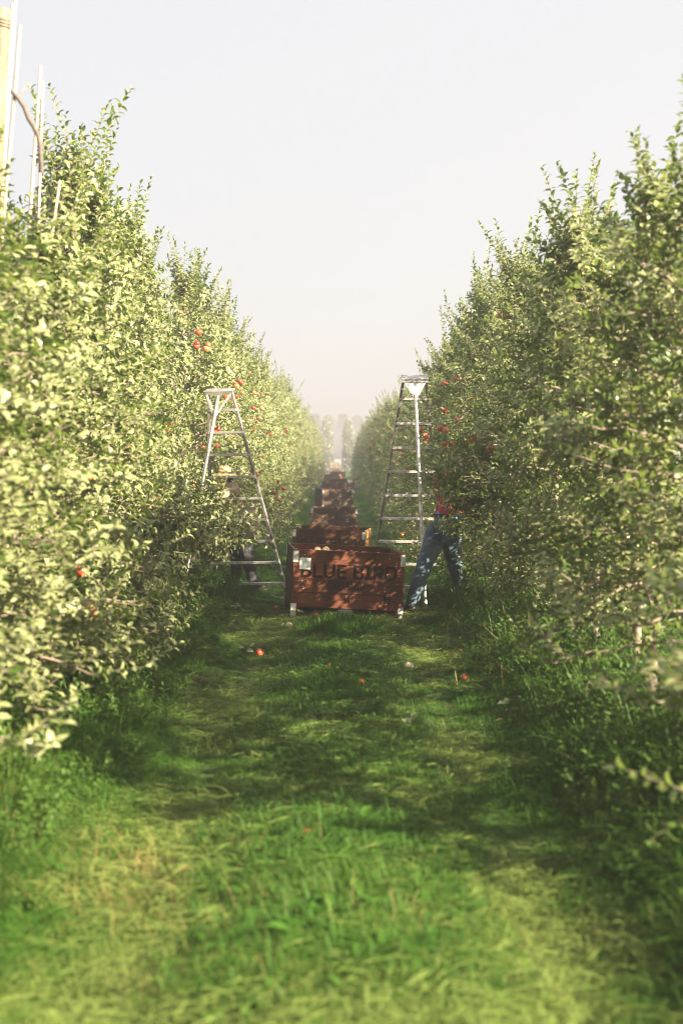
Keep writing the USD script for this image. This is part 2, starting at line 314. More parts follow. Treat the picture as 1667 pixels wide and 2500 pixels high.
def build_tree_model(name, seed, H, nleafparts=0, napples=8, apple_spots=None, **kw):
    t = model(name); g = np.random.default_rng(seed + 500)
    trunk, br, (P, D, Nn, L) = make_tree(seed, H, **kw)
    obj('trunk', trunk, BARK, t, smooth=True)
    single = np.zeros(len(P), bool)
    if nleafparts:
        rr = np.hypot(P[:, 0], P[:, 1]) / (.80 - .55 * np.clip(P[:, 2] / H, 0, 1))
        order = np.argsort(-(rr + .5 * L / .08 + g.random(len(P)) * .5)); single[order[:nleafparts]] = True
    crown = obj('crown', leaves_mesh(P[~single], D[~single], Nn[~single], L[~single]), LEAF, t, smooth=True)
    obj('branches', br, BARK, t)
    for k in np.nonzero(single)[0]:
        obj('leaf', leaves_mesh(P[k:k + 1], D[k:k + 1], Nn[k:k + 1], L[k:k + 1]), LEAF, crown, smooth=True)
    spots = list(apple_spots or [])
    for k in range(napples):
        az, z = g.random() * 6.28, .6 + g.random() * (H - 1.5)
        R = (.74 - .5 * z / H) * (.75 + .35 * g.random()); c = np.array([R * math.cos(az), R * math.sin(az), z])
        for q in range(g.integers(1, 4)): spots.append(c + rvec(g, 1)[0] * .06)
    for c in spots:
        m = APPLE_M.copy(); m.apply_scale(.85 + .3 * g.random()); m.apply_transform(trimesh.transformations.rotation_matrix(g.random() * .8, rvec(g, 1)[0])); m.apply_translation(c)
        obj('apple', m, APPLE, t, smooth=True)
    return t

NEAR = [build_tree_model('near_apple_tree_model_' + 'abc'[k], 11 + k, h, 110, 0, nlat=42, thin=1.1) for k, h in enumerate((4.1, 3.9, 4.2))]
REACH = [build_tree_model('reaching_apple_tree_model_' + 'ab'[k], 51 + k, 4.2, 0, 2, reach=r, rbot=(.60, .74)[k], nlat=42, thin=1.1) for k, r in enumerate((
    [(.45, -.05, 1.1), (.55, .12, 1.2), (.62, -.2, 1.2), (.72, .05, 1.3), (.78, -.1, 1.2), (.85, .2, 1.0), (.5, -.4, 1.1), (.7, .3, 1.1), (.8, -.35, 1.0), (.6, .0, 1.2), (.68, -.1, 1.3), (.75, .1, 1.25), (.55, -.3, 1.35), (.66, .18, 1.35)],
    [(.95, 3.3, .72), (1.1, 3.0, .80), (1.25, 3.2, .85), (1.4, 2.95, .82), (1.02, 3.45, .8), (1.18, 3.3, .88), (1.5, 3.4, .75), (1.65, 3.1, .72), (1.3, 3.55, .75), (1.75, 2.8, .68), (.8, 2.8, .65)]))]
LOWB = build_tree_model('bank_apple_tree_model', 64, 4.1, 90, 0, start=.50, nlat=38, thin=.85)
HIGH = build_tree_model('high_crowned_apple_tree_model', 61, 4.1, 60, 0, start=.72, nlat=42, thin=1.2)
MID = [build_tree_model('apple_tree_model_' + 'abcde'[k], 31 + k, h, 0, 4 if k < 3 else 2, nlat=40, thin=1.05) for k, h in enumerate((4.2, 4.0, 4.3, 4.1, 4.2))]
g = np.random.default_rng(7)
def tree(side, x, y, H, mdl=None, label=None, group=None, rz=None):
    near = y < 13.5
    pool = NEAR if near else MID
    k = int(g.integers(len(pool))); mdl0 = pool[k]; h0 = ((4.1, 3.9, 4.2) if near else (4.2, 4.0, 4.3, 4.1, 4.2))[k]
    if mdl is not None: mdl0, h0 = mdl
    s = H / h0
    sw = .95 + .12 * g.random()
    return instance(mdl0, 'apple_tree', label, 'tree', (x, y, float(ground_z(x, y)) - .03), g.random() * 360 if rz is None else rz, g.normal() * 1.2, g.normal() * 1.2, (sw, sw, s), group)
GL, GR = 'apple trees of the left row', 'apple trees of the right row'
XR = 1.92
ORD = 'first second third fourth fifth sixth seventh eighth ninth tenth eleventh twelfth thirteenth fourteenth'.split()
left = [(5.3, 2.7), (6.2, 2.9), (7.1, 3.1), (8.1, 3.25), (9.1, 3.2), (10.2, 3.15), (11.1, 4.1), (12.1, 4.2), (13.0, 4.4), (13.9, 3.75), (14.9, 4.4), (16.0, 4.1), (17.0, 4.3), (18.2, 4.2)]
right = [(5.3, 3.0), (6.4, 3.1), (7.6, 3.35), (8.6, 3.4), (9.6, 3.4), (10.6, 3.5), (11.6, 3.6), (12.6, 3.65), (13.5, 3.8), (14.5, 3.6), (15.5, 3.85), (16.6, 4.0), (17.7, 3.8)]
y = 19.2
while y < 132: left.append((y, 3.9 + .8 * g.random())); y += .96 + .14 * g.random()
y = 18.8
while y < 132: right.append((y, 3.35 + .75 * g.random())); y += .96 + .14 * g.random()
near_l = ['first leafy apple tree at the left edge of the photo, low and blurred', 'apple tree second from the left edge, low crown of pale leaves', 'low apple tree just before the wooden post',
          'low apple tree beside the wooden trellis post, canes above it', 'low apple tree with two bamboo canes rising from its crown', 'low apple tree just before the tallest left tree', 'tallest apple tree of the left row, highest spire against the sky', 'tall apple tree right behind the highest spire of the left row', 'third and last of the tall left trees before the dip',
          'short apple tree in the dip behind the tall left trees', 'left apple tree with one thin spire after the dip', 'left apple tree just before the left ladder', 'left apple tree whose branches reach across the left ladder', 'left apple tree right behind the left ladder']
near_r = ['first apple tree at the right edge, dark shaded low leaves', 'second apple tree from the right edge with tall single spire', 'third apple tree of the right row from the front', 'fourth apple tree of the right row from the front', 'fifth apple tree of the right row, above the dry grass bank', 'right apple tree with bare lower trunk above the dry grass',
          'second right apple tree with bare lower trunk behind the dry grass', 'right apple tree with tall spire just behind the dry grass bank', 'right apple tree between the dry grass bank and the worker in jeans', 'right apple tree just in front of the worker in jeans', 'right apple tree the worker in jeans leans into', 'right apple tree beside the right ladder pole', 'right apple tree right behind the right ladder']
for k, (y, H) in enumerate(left):
    x = -XR - .12 + g.normal() * .05 - (.26 if 12.6 < y < 15.5 else .46 if 15.5 < y < 19 else 0)
    far = y > 60
    lab = near_l[k] if k < len(near_l) else f'{ORD[k - len(near_l)]} apple tree beyond the left ladder in the left row' if k < len(near_l) + 14 else ('leafy apple tree fading into haze far down the left row' if far else 'sunlit apple tree in the left row behind the left ladder')
    tree('l', x, y, H, (REACH[0], 4.2) if k in (10, 11) else (LOWB, 4.1) if k in (0, 1) else None, lab, GL, {10: -25, 11: -8}.get(k))
for k, (y, H) in enumerate(right):
    x = XR + g.normal() * .05 + (.1 if 12.2 < y < 17 else .12 if y < 7 else .08 if y > 17 else 0)
    far = y > 60
    lab = near_r[k] if k < len(near_r) else f'{ORD[k - len(near_r)]} apple tree beyond the right ladder in the right row' if k < len(near_r) + 14 else ('leafy apple tree fading into haze far down the right row' if far else 'half shaded apple tree in the right row behind the right ladder')
    tree('r', x, y, H, (REACH[1], 4.2) if k in (9, 10) else (HIGH, 4.1) if k in (3, 4, 5, 6) else (LOWB, 4.1) if k in (0, 1, 2) else None, lab, GR, {9: -20, 10: 10}.get(k))

def apple_cluster(px, py, y, n, seed):
    c = at(px, py, y); g = np.random.default_rng(seed)
    p, loc = min(((p, l) for p, l in PLACED if p.GetName().startswith('apple_tree') and l[0] * c[0] > 0), key=lambda q: abs(q[1][1] - y))
    p.SetInstanceable(False)
    T = np.linalg.inv(np.array(UsdGeom.Xformable(p).GetLocalTransformation()).T)
    for k in range(n):
        q = c + g.normal(size=3) * (.08, .07, .10) + (.07 * np.sign(c[0]), .12, 0)
        m = APPLE_M.copy(); m.apply_scale(.9 + .3 * g.random()); m.apply_transform(trimesh.transformations.rotation_matrix(g.random() * .8, rvec(g, 1)[0])); m.apply_translation(q); m.apply_transform(T)
        used.setdefault(p.GetPath().AppendChild('apple'), 60)
        obj('apple', m, APPLE, p, smooth=True)
for k, a in enumerate(((600, 945, 20.6, 5), (580, 955, 20.2, 3), (536, 1085, 19.2, 5), (620, 1150, 20.8, 3), (500, 818, 16.6, 3), (505, 850, 16.8, 2), (240, 1180, 9.6, 2), (690, 1200, 26, 4), (1093, 978, 17.4, 2), (1080, 1052, 17.0, 4), (1100, 1060, 16.8, 3), (1214, 778, 14.6, 2), (995, 1310, 19.8, 1), (985, 1150, 21, 2), (1010, 1060, 21, 3), (245, 1490, 9.2, 3), (700, 1060, 34, 3), (640, 985, 24, 2))):
    apple_cluster(*a, 700 + k)
# poplars behind the orchard
def poplar_model(name, seed, H, R, mat, n=2600):
    t = model(name); g = np.random.default_rng(seed)
    obj('trunk', tube([(0, 0, -.2), (.02, 0, H * .5), (0, .02, H * .93)], [.22, .13, .03], 8), BARK, t, smooth=True)
    z = g.random(n) ** .9 * H * .97 + .3
    prof = np.interp(z / H, [0, .1, .35, .8, .95, 1.05], [.5, .85, 1, .8, .45, .08]) * R
    az = g.random(n) * 6.28; r = prof * np.sqrt(g.random(n)) * (1 + .25 * np.sin(az * 3 + z * 2.1))
    P = np.stack([r * np.cos(az), r * np.sin(az), z], 1)
    Dv = np.stack([np.cos(az) * .5, np.sin(az) * .5, np.ones(n)], 1) + rvec(g, n) * .7
    obj('crown', leaves_mesh(P, Dv, rvec(g, n), .32 + .25 * g.random(n)), mat, t, smooth=True)
    return t
POP = [poplar_model('poplar_model_' + 'ab'[k], 70 + k, 10.0, .95, POPLAR) for k in range(2)]
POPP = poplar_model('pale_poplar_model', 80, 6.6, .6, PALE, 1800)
yy = 750
PO = ['leftmost dark poplar', 'second poplar from the left', 'third poplar from the left', 'poplar just left of the dark gap', 'wide dark poplar filling the gap', 'poplar just right of the dark gap', 'second poplar from the right', 'rightmost dark poplar']
for k, px in enumerate((700, 737, 771, 803, 838, 872, 905, 940)):
    X0 = at(px, 1100, yy)[0]
    hh = (.86, .93, 1.0, .98, 1.0, .97, .95, .88)[k]
    instance(POP[k % 2], 'poplar_tree', f'{PO[k]} in the hazy poplar line beyond the lane', 'tree', (X0, yy + (k % 3), 0), k * 77, 0, 0, (3.6 + .9 * (k in (4, 5)), 3.6, hh * 2.55), 'poplars in the haze beyond the lane')
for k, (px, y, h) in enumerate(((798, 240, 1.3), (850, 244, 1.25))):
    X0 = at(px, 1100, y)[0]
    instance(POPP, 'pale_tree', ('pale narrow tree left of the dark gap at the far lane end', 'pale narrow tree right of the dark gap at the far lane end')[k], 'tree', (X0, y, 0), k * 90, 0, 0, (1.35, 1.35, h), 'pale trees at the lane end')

# ------------------------------------------------------------------ grass
def tuft(seed, n, h, spread, lean, w=.004, flat=0.0):
    g = np.random.default_rng(seed)
    r = spread * np.sqrt(g.random(n)); a = g.random(n) * 6.28
    base = np.stack([r * np.cos(a), r * np.sin(a), np.full(n, -.015)], 1)
    az = g.random(n) * 6.28; dirx = np.stack([np.cos(az), np.sin(az), 0 * az], 1); side = np.stack([-np.sin(az), np.cos(az), 0 * az], 1)
    hh = h * (.45 + .75 * g.random(n)); ln = lean * (.3 + 1.1 * g.random(n)); fl = g.random(n) < flat
    ln = np.where(fl, 1.0, ln); hz_ = np.where(fl, .22, np.sqrt(np.maximum(1 - (ln * .8) ** 2, .1)))
    ww = w * (.6 + .8 * g.random(n))
    V = []
    for t, k in ((0, 1.0), (.45, .9), (.8, .55), (1.0, 0)):
        c = base + (dirx * (ln * t ** 1.8)[:, None] + np.array([0, 0, 1]) * (hz_ * t - .25 * ln * t ** 3)[:, None]) * hh[:, None]
        V += [c + side * (ww * k)[:, None]] + ([c - side * (ww * k)[:, None]] if k else [])
    V = np.stack(V, 1)
    F = np.array([(0, 1, 3), (0, 3, 2), (2, 3, 5), (2, 5, 4), (4, 5, 6)])
    return V.reshape(-1, 3), (F[None] + (np.arange(n) * 7)[:, None, None]).reshape(-1, 3)
def clippings(seed, n=90, spread=.17, L=.07):
    g = np.random.default_rng(seed); a = g.random(n) * 6.28; D = np.stack([np.cos(a), np.sin(a), .12 * g.normal(size=n)], 1)
    r = spread * np.sqrt(g.random(n)); b = g.random(n) * 6.28; P = np.stack([r * np.cos(b), r * np.sin(b), .012 + .035 * g.random(n)], 1)
    return leaves_mesh(P, D, np.array([0, 0, 1.]) + .5 * rvec(g, n), L * (.5 + g.random(n)), np.array([(0, -.014, 0), (0, .014, 0), (.5, -.02, .05), (.5, .02, .05), (1, 0, -.06)]), np.array([(0, 2, 3), (0, 3, 1), (2, 4, 3)]))
def weed(seed):
    g = np.random.default_rng(seed); n = 16
    a = g.random(n) * 6.28; e = .25 + .5 * g.random(n); D = np.stack([np.cos(a) * np.cos(e), np.sin(a) * np.cos(e), np.sin(e)], 1)
    P = D * (.02 + .06 * g.random(n))[:, None]; N = np.array([0, 0, 1.]) + .3 * rvec(g, n)
    return leaves_mesh(P, D, N, .035 + .03 * g.random(n))
def scatter(name, label, protos, mat, pts, scales, seed, idx=None, cat_='grass'):
    g = np.random.default_rng(seed); n = len(pts)
    inst = UsdGeom.PointInstancer.Define(stage, path_of(None, name)); rel = inst.CreatePrototypesRel()
    for k, pm in enumerate(protos):
        m_ = mat[k] if isinstance(mat, list) else mat
        mm = usdkit.mesh(stage, f'{inst.GetPath()}/tuft_{k:03d}', pm, m_, smooth=True); rel.AddTarget(mm.GetPath())
    inst.CreateProtoIndicesAttr(Vt.IntArray.FromNumpy((g.integers(0, len(protos), n) if idx is None else idx).astype(np.int32)))
    inst.CreatePositionsAttr(Vt.Vec3fArray.FromNumpy(pts.astype(np.float32)))
    a = g.random(n) * 2 * PI; tilt = g.normal(size=n) * .08
    q = np.stack([np.cos(a / 2), np.sin(tilt / 2) * np.cos(a), np.sin(tilt / 2) * np.sin(a), np.sin(a / 2)], 1); q /= np.linalg.norm(q, axis=1, keepdims=True)
    inst.CreateOrientationsAttr(Vt.QuathArray([Gf.Quath(*map(float, r)) for r in q]))
    inst.CreateScalesAttr(Vt.Vec3fArray.FromNumpy(np.repeat(scales[:, None], 3, 1).astype(np.float32)))
    tag(inst.GetPrim(), label, cat_, kind='stuff')
def field(g, n, x0, x1, y0, y1):
    x = x0 + (x1 - x0) * g.random(n); y = y0 + (y1 - y0) * g.random(n)
    return x, y
g = np.random.default_rng(21)
# the mown lane
xs, ys = [], []
for (n, y0, y1) in ((5200, 3.3, 9), (5200, 9, 17), (4200, 17, 34), (3600, 34, 80), (1800, 80, 150)):
    x, y = field(g, n, -1.75, 1.75, y0, y1); xs.append(x); ys.append(y)
x, y = np.concatenate(xs), np.concatenate(ys)
pn = np.stack([x, y, 0 * x], 1)
lush = meshkit.fbm(pn * .8, 3, 3)
tr = np.exp(-((np.abs(x) - .72) / .24) ** 2)
keep = g.random(len(x)) > tr * .30
sc = np.minimum(.34 + 2.2 * lush ** 1.7, 1.15) * (1 - .55 * tr) * (1 + .35 * np.exp(-(x / .28) ** 2)) * (1 + .5 * smooth(1.1, 1.5, np.abs(x)))
sc = sc * np.where(y > 34, 1.5, 1.0)
pts = np.stack([x, y, ground_z(x, y)], 1)[keep]; sc = sc[keep]
LT = [tuft(100 + k, 150, (.075, .10, .075, .11, .10, .09)[k], .15, (.7, .9, 1.1, .75, 1.1, 1.0)[k], .0019, (.25, .35, .65, .2, .6, .8)[k]) for k in range(6)]
scatter('lane_grass', 'short green mown grass covering the lane between the tree rows', LT + [weed(5), clippings(6), clippings(7, 70, .2, .09)], GRASS, pts, sc, 31, idx=np.random.default_rng(4).choice(9, len(pts), p=[.13, .12, .14, .08, .15, .13, .05, .10, .10]))
HAY = grass_mat('mown_hay_blade', (.155, .215, .05), (.345, .345, .145), (.56, .47, .27), .76, tfac=.42)  # dry mown grass whose yellow also stands in for sunlight on green blades
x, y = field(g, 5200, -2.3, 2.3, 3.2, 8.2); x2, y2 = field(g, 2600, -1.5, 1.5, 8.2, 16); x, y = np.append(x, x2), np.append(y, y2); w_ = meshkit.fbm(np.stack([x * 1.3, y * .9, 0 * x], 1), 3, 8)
k_ = w_ + .10 * g.normal(size=len(x)) > .27 + .24 * smooth(4.6, 6.8, y) * (1 - .4 * smooth(9.5, 10.5, y)) + .10 * smooth(.5, 1.6, x); x, y = x[k_], y[k_]  # yellow blades dense where the sun falls, sparse in the shaded stretch
scatter('mown_grass', 'mown grass with sunlit yellow put into its colour in the foreground and lit lane patch', [tuft(140 + k, 70, (.07, .09)[k], .13, (.8, 1.0)[k], .0019, .3) for k in range(2)] + [clippings(150), clippings(151, 80, .2, .09)], HAY, np.stack([x, y, ground_z(x, y) + .006], 1), .7 + .5 * g.random(len(x)), 35)
# tall grass along both rows
xs, ys = [], []
for (n, y0, y1) in ((2300, 4.0, 10), (2200, 10, 18), (2200, 18, 45), (1800, 45, 120)):
    x, y = field(g, n, 1.12, 2.7, y0, y1); xs.append(x * np.where(g.random(n) < .5, -1, 1)); ys.append(y)
x, y = np.concatenate(xs), np.concatenate(ys)
sc = (.55 + .6 * g.random(len(x))) * (.6 + .4 * smooth(1.1, 1.5, np.abs(x)))
def big_weed(seed):
    g = np.random.default_rng(seed); parts = []
    for k in range(7):
        d = np.array([0, 0, 1.]) + rvec(g, 1)[0] * .6; b = np.array([g.normal() * .05, g.normal() * .05, 0])
        p, dd, n, l, st = shoot_leaves(g, b, d, .14 + .18 * g.random(), .02, .06); parts.append((p, dd, n, l))
    return leaves_mesh(*(np.concatenate([q[j] for q in parts]) for j in range(4)))
TT = [tuft(200 + k, 85, (.24, .34, .22, .42)[k], .16, (1.0, 1.15, 1.25, .95)[k], .0023, .3) for k in range(4)]
scatter('row_grass', 'tall uncut grass along the feet of both tree rows', TT + [big_weed(41), big_weed(42)], TALL, np.stack([x, y, ground_z(x, y)], 1), sc, 32)
# dry stalks and matted straw
xs, ys, ss = [], [], []
for (cx, cy, rx, ry, n, s) in ((1.75, 11.4, .6, 1.5, 300, 1.0), (-.95, 5.6, .45, .5, 150, .55), (-.6, 5.0, .8, .5, 60, .6), (.3, 4.8, .9, .4, 50, .6), (0, 4.5, 1.9, .5, 420, .42), (-.8, 5.6, .9, .6, 150, .42), (-1.55, 10.5, .3, 2.5, 40, .9), (1.45, 8.5, .25, 2.0, 40, .8), (-.75, 8.8, .25, .9, 40, .35), (.75, 10.5, .25, 1.6, 40, .3), (1.2, 7.6, .25, .7, 40, .4)):
    xs.append(cx + rx * g.normal(size=n) * .6); ys.append(cy + ry * g.normal(size=n) * .6); ss.append(np.full(n, s) * (.7 + .5 * g.random(n)))
x, y, sc = map(np.concatenate, (xs, ys, ss))
ST = [tuft(300 + k, 9, (.30, .36, .24)[k], .13, (.8, 1.0, 1.2)[k], .0022, (.3, .5, .9)[k]) for k in range(3)] + [clippings(310, 60, .18, .09), clippings(311, 40, .2, .12)]
scatter('dry_grass', 'straw coloured dry grass stalks in tufts on bank and lane', ST, STRAW, np.stack([x, y, ground_z(x, y)], 1), sc, 33)

# ------------------------------------------------------------------ fruit bins
def text_on(t, cx, cz, height, width, yface, bold=True):
    m = meshkit.text_mesh(t, height, .0012, bold=bold)
    b = m.bounds; m.apply_translation([-(b[0, 0] + b[1, 0]) / 2, -(b[0, 1] + b[1, 1]) / 2, 0])
    if width: m.apply_scale([width / (b[1, 0] - b[0, 0]), height / (b[1, 1] - b[0, 1]) if width else 1, 1])
    m.apply_transform(trimesh.transformations.rotation_matrix(PI / 2, [1, 0, 0])); m.apply_translation([cx, yface, cz])
    return m
BW, BH, BASE = 1.19, .73, .115
def corner_strap(sx, sy, z0, z1):
    """ribbed galvanised angle plate round a corner"""
    hw = BW / 2; parts = []
    parts.append(rbox(.055, .004, z1 - z0, (sx * (hw - .0245), sy * (hw + .0025), (z0 + z1) / 2), .001))
    parts.append(rbox(.004, .055, z1 - z0, (sx * (hw + .0025), sy * (hw - .0245), (z0 + z1) / 2), .001))
    n = max(2, int((z1 - z0) / .045))
    for k in range(n):
        zc = z0 + (k + .5) * (z1 - z0) / n
        parts.append(rbox(.040, .004, .010, (sx * (hw - .024), sy * (hw + .0062), zc), .001))
        parts.append(rbox(.004, .040, .010, (sx * (hw + .0062), sy * (hw - .024), zc), .001))
    return cat(*parts)
def build_bin(p, wood_front, wood_side, seed, text=None, detail=True, wood_right=None):
    g = np.random.default_rng(seed); hw = BW / 2; th = .024
    n = 4 if detail else 3
    ph = (BH - BASE) / n
    for sy in (-1, 1):
        for k in range(n):
            if sy == -1 or k >= n - 2 or detail:
                obj('plank', rbox(BW, th, ph - .004, (0, sy * (hw - th / 2 + g.random() * .0015), BASE + (k + .5) * ph), .003), wood_front, p)
    for sx in (-1, 1):
        for k in range(n):
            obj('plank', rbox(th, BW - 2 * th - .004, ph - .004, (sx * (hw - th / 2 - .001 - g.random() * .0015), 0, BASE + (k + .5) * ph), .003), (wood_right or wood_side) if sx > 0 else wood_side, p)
    for sx in (-1, 1):
        for sy in (-1, 1):
            obj('corner_post', rbox(.07, .07, BH - BASE - .012, (sx * (hw - th - .038), sy * (hw - th - .038), (BH + BASE) / 2 - .004), .004), wood_side, p)
    obj('floor_board', box(BW - 2 * th - .01, BW - 2 * th - .01, .02, (0, 0, BASE + .012)), wood_side, p)
    for x in (-hw + .045, 0, hw - .045):
        obj('runner', rbox(.075, BW - .004, BASE - .006, (x, 0, BASE / 2 - .003), .004), wood_side, p)
    for sx in (-1, 1):
        for sy in (-1, 1):
            obj('corner_plate', corner_strap(sx, sy, BH - .140, BH - .018), GALV, p)
            if detail: obj('corner_plate', corner_strap(sx, sy, .004, .155), GALV, p)
    yf = -hw - .0026
    if detail:
        for k in range(16):
            x = (-1 if k % 2 else 1) * (.40 + .16 * g.random()); z = BASE + .05 + (BH - BASE - .10) * (.25 + .75 * g.random())
            c = trimesh.creation.cylinder(.0055, .003, sections=8); c.apply_transform(trimesh.transformations.rotation_matrix(PI / 2, [1, 0, 0])); c.apply_translation([x, yf + .0015, z])
            obj('nail', c, GALV, p)
    if text:
        for t_, cx, dz, h, w in text:
            obj('lettering', text_on(t_, cx, BH - dz, h, w, yf + .0012), INK, p)
def bin_at(label, px, ptop, y, yaw, roll, woods, seed, text=None, detail=True, extra=None):
    """px: pixel column of the bin's front-face centre, ptop its top edge row"""
    c = at(px, ptop, y)
    yr = math.radians(yaw); fx, fy = c[0], y
    ox, oy = fx - math.sin(yr) * BW / 2, fy + math.cos(yr) * BW / 2
    z0 = c[2] - BH if y < 20 else (float(ground_z(ox, oy)) - .01)
    p = thing('fruit_bin', label, 'fruit bin', (ox, oy, z0), yaw, roll, 0, None, 'wooden fruit bins standing in line down the lane')
    build_bin(p, woods[0], woods[1], seed, text, detail, woods[2] if len(woods) > 2 else None)
    return p
T1 = [('BLUE BIRD', 0, .222, .150, 1.02), ('ORGANIC', -.02, .365, .092, .40), ('14', .0, .485, .078, None)]
b1 = bin_at('nearest red brown wooden bin stencilled BLUE BIRD ORGANIC with a white paper card', 846, 1346, 15.03, 5.5, 3.0, (WOOD_RED, WOOD_DARK), 1, T1)
hwf = -BW / 2 - .0026
obj('paper_card', rbox(.118, .0012, .122, (-.47, hwf - .0012, BH - .150), .0003), PAPER, b1)
pr = []
gg = np.random.default_rng(2)
for k in range(6): pr.append(box(.03 + .05 * gg.random(), .0006, .004, (-.475 + .02 * gg.random(), hwf - .0022, BH - .112 - .013 * k)))
pr.append(box(.034, .0006, .03, (-.455, hwf - .0022, BH - .118 + .0)))
obj('card_print', cat(*pr), PAPER_PRINT, b1)
obj('stencil_mark', cat(*[box(.075, .0012, .014, (.42, hwf + .0006, BH - .455 - .02 * k)) for k in range(5)], box(.012, .0012, .10, (.395, hwf + .0004, BH - .495)), box(.012, .0012, .10, (.445, hwf + .0004, BH - .495))), INK, b1)
obj('lettering', text_on('Y', .27, BH - .375, .036, None, hwf + .0012), INK, b1)
b2 = bin_at('second bin from the front, brown with sunlight painted gold on its right side, stencilled BLUE BIRD', 799, 1286, 23.2, -6.5, 2.2, (WOOD_BROWN, WOOD_DARK, WOOD_GOLD), 2, [('BLUE BIRD', -.02, .225, .155, 1.0), ('ORGANIC', 0, .372, .08, .36), ('14', 0, .48, .07, None)])
b3 = bin_at('third bin from the front, darker brown, stencilled BLUEBIRD 14', 815, 1237, 36.5, 0.5, .6, (WOOD_DARK, WOOD_DARK), 3, [('BLUEBIRD', .0, .205, .16, .95), ('14', .02, .40, .09, None), ('W', -.42, .43, .06, None)])
b4 = bin_at('fourth bin from the front, greyish, turned to show its dark left side, stencilled BLUEBIRD', 824, 1193, 53, 14, 1.5, (WOOD_DARK, WOOD_GREY), 4, [('BLUEBIRD', .04, .22, .17, .95), ('14', .02, .42, .10, None)])
bin_at('fifth bin from the front, brown, half hidden by the grey bin before it', 814, 1182, 66, 1, 0, (WOOD_BROWN, WOOD_DARK), 5, None, False)
bin_at('sixth bin from the front, grey, standing a little to the right of the line', 824, 1172, 75, -26, 0, (WOOD_GREY, WOOD_GREY), 6, None, False)
bin_at('seventh bin from the front, dark with sunlight painted bright orange on its right edge', 810, 1155, 99, -10, 0, (WOOD_DARK, WOOD_DARK, WOOD_GOLD), 7, None, False)
bin_at('eighth bin from the front, dark in the haze', 822, 1147, 122, -8, 0, (WOOD_DARK, WOOD_DARK), 8, None, False)
bin_at('ninth bin from the front, brown and faded by haze', 822, 1142, 142, 4, 0, (WOOD_BROWN, WOOD_DARK), 9, None, False)
cx = at(818, 1130, 166)[0]
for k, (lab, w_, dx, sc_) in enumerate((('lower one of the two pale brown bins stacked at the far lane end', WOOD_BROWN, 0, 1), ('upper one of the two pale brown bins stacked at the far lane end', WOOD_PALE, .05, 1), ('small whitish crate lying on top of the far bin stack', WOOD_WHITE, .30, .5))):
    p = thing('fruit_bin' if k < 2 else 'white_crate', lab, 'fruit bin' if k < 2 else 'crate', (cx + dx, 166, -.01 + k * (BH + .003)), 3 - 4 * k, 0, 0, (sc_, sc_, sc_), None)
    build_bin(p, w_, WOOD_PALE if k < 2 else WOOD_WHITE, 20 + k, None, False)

# apples in the nearest bin: a mound whose top two show over the rim
def place_in(p, pts):
    T = np.array(UsdGeom.Xformable(p).GetLocalTransformation()).T
    return (T @ np.append(pts, 1))[:3]
def apple_thing(label, loc, r=1.0, mat=None, tilt=(0, 0), group=None):
    a = thing('apple', label, 'apple', loc, random.Random(str(loc)).random() * 360, tilt[0], tilt[1], (r, r, r), group)
    obj('fruit', APPLE_M, mat or APPLE, a, smooth=True); obj('stalk', STALK_M, BARK, a)
    return a
gg = np.random.default_rng(8); mound = []
for a in np.arange(-.5, .51, .076):
    for b in np.arange(-.48, .49, .076):
        h = BH - .115 + .03 * math.cos(a * 2.5) * math.cos(b * 2.5) + gg.normal() * .012
        if (abs(a + .31) < .09 or abs(a + .23) < .1) and b < -.30: continue
        m = APPLE_M.copy(); m.apply_transform(trimesh.transformations.rotation_matrix(gg.random() * 3, rvec(gg, 1)[0])); m.apply_translation([a + gg.normal() * .006, b + gg.normal() * .006, h]); mound.append(m)
fill = obj('apples_in_bin', cat(*mound), APPLE, None, smooth=True)
UsdGeom.Xformable(UsdGeom.Mesh(fill)).AddTransformOp().Set(UsdGeom.Xformable(b1).GetLocalTransformation())
tag(fill, 'picked apples filling the nearest wooden bin just below its rim', 'apples', kind='stuff')
for lx, r, lab in ((-.335, 1.0, 'pale apple peeking over the rim of the nearest bin, left of the pair'), (-.245, 1.12, 'pale apple peeking over the rim of the nearest bin, larger right one')):
    apple_thing(lab, place_in(b1, (lx, -.45, BH - .008)), r, APPLE_PALE, (20, 10))

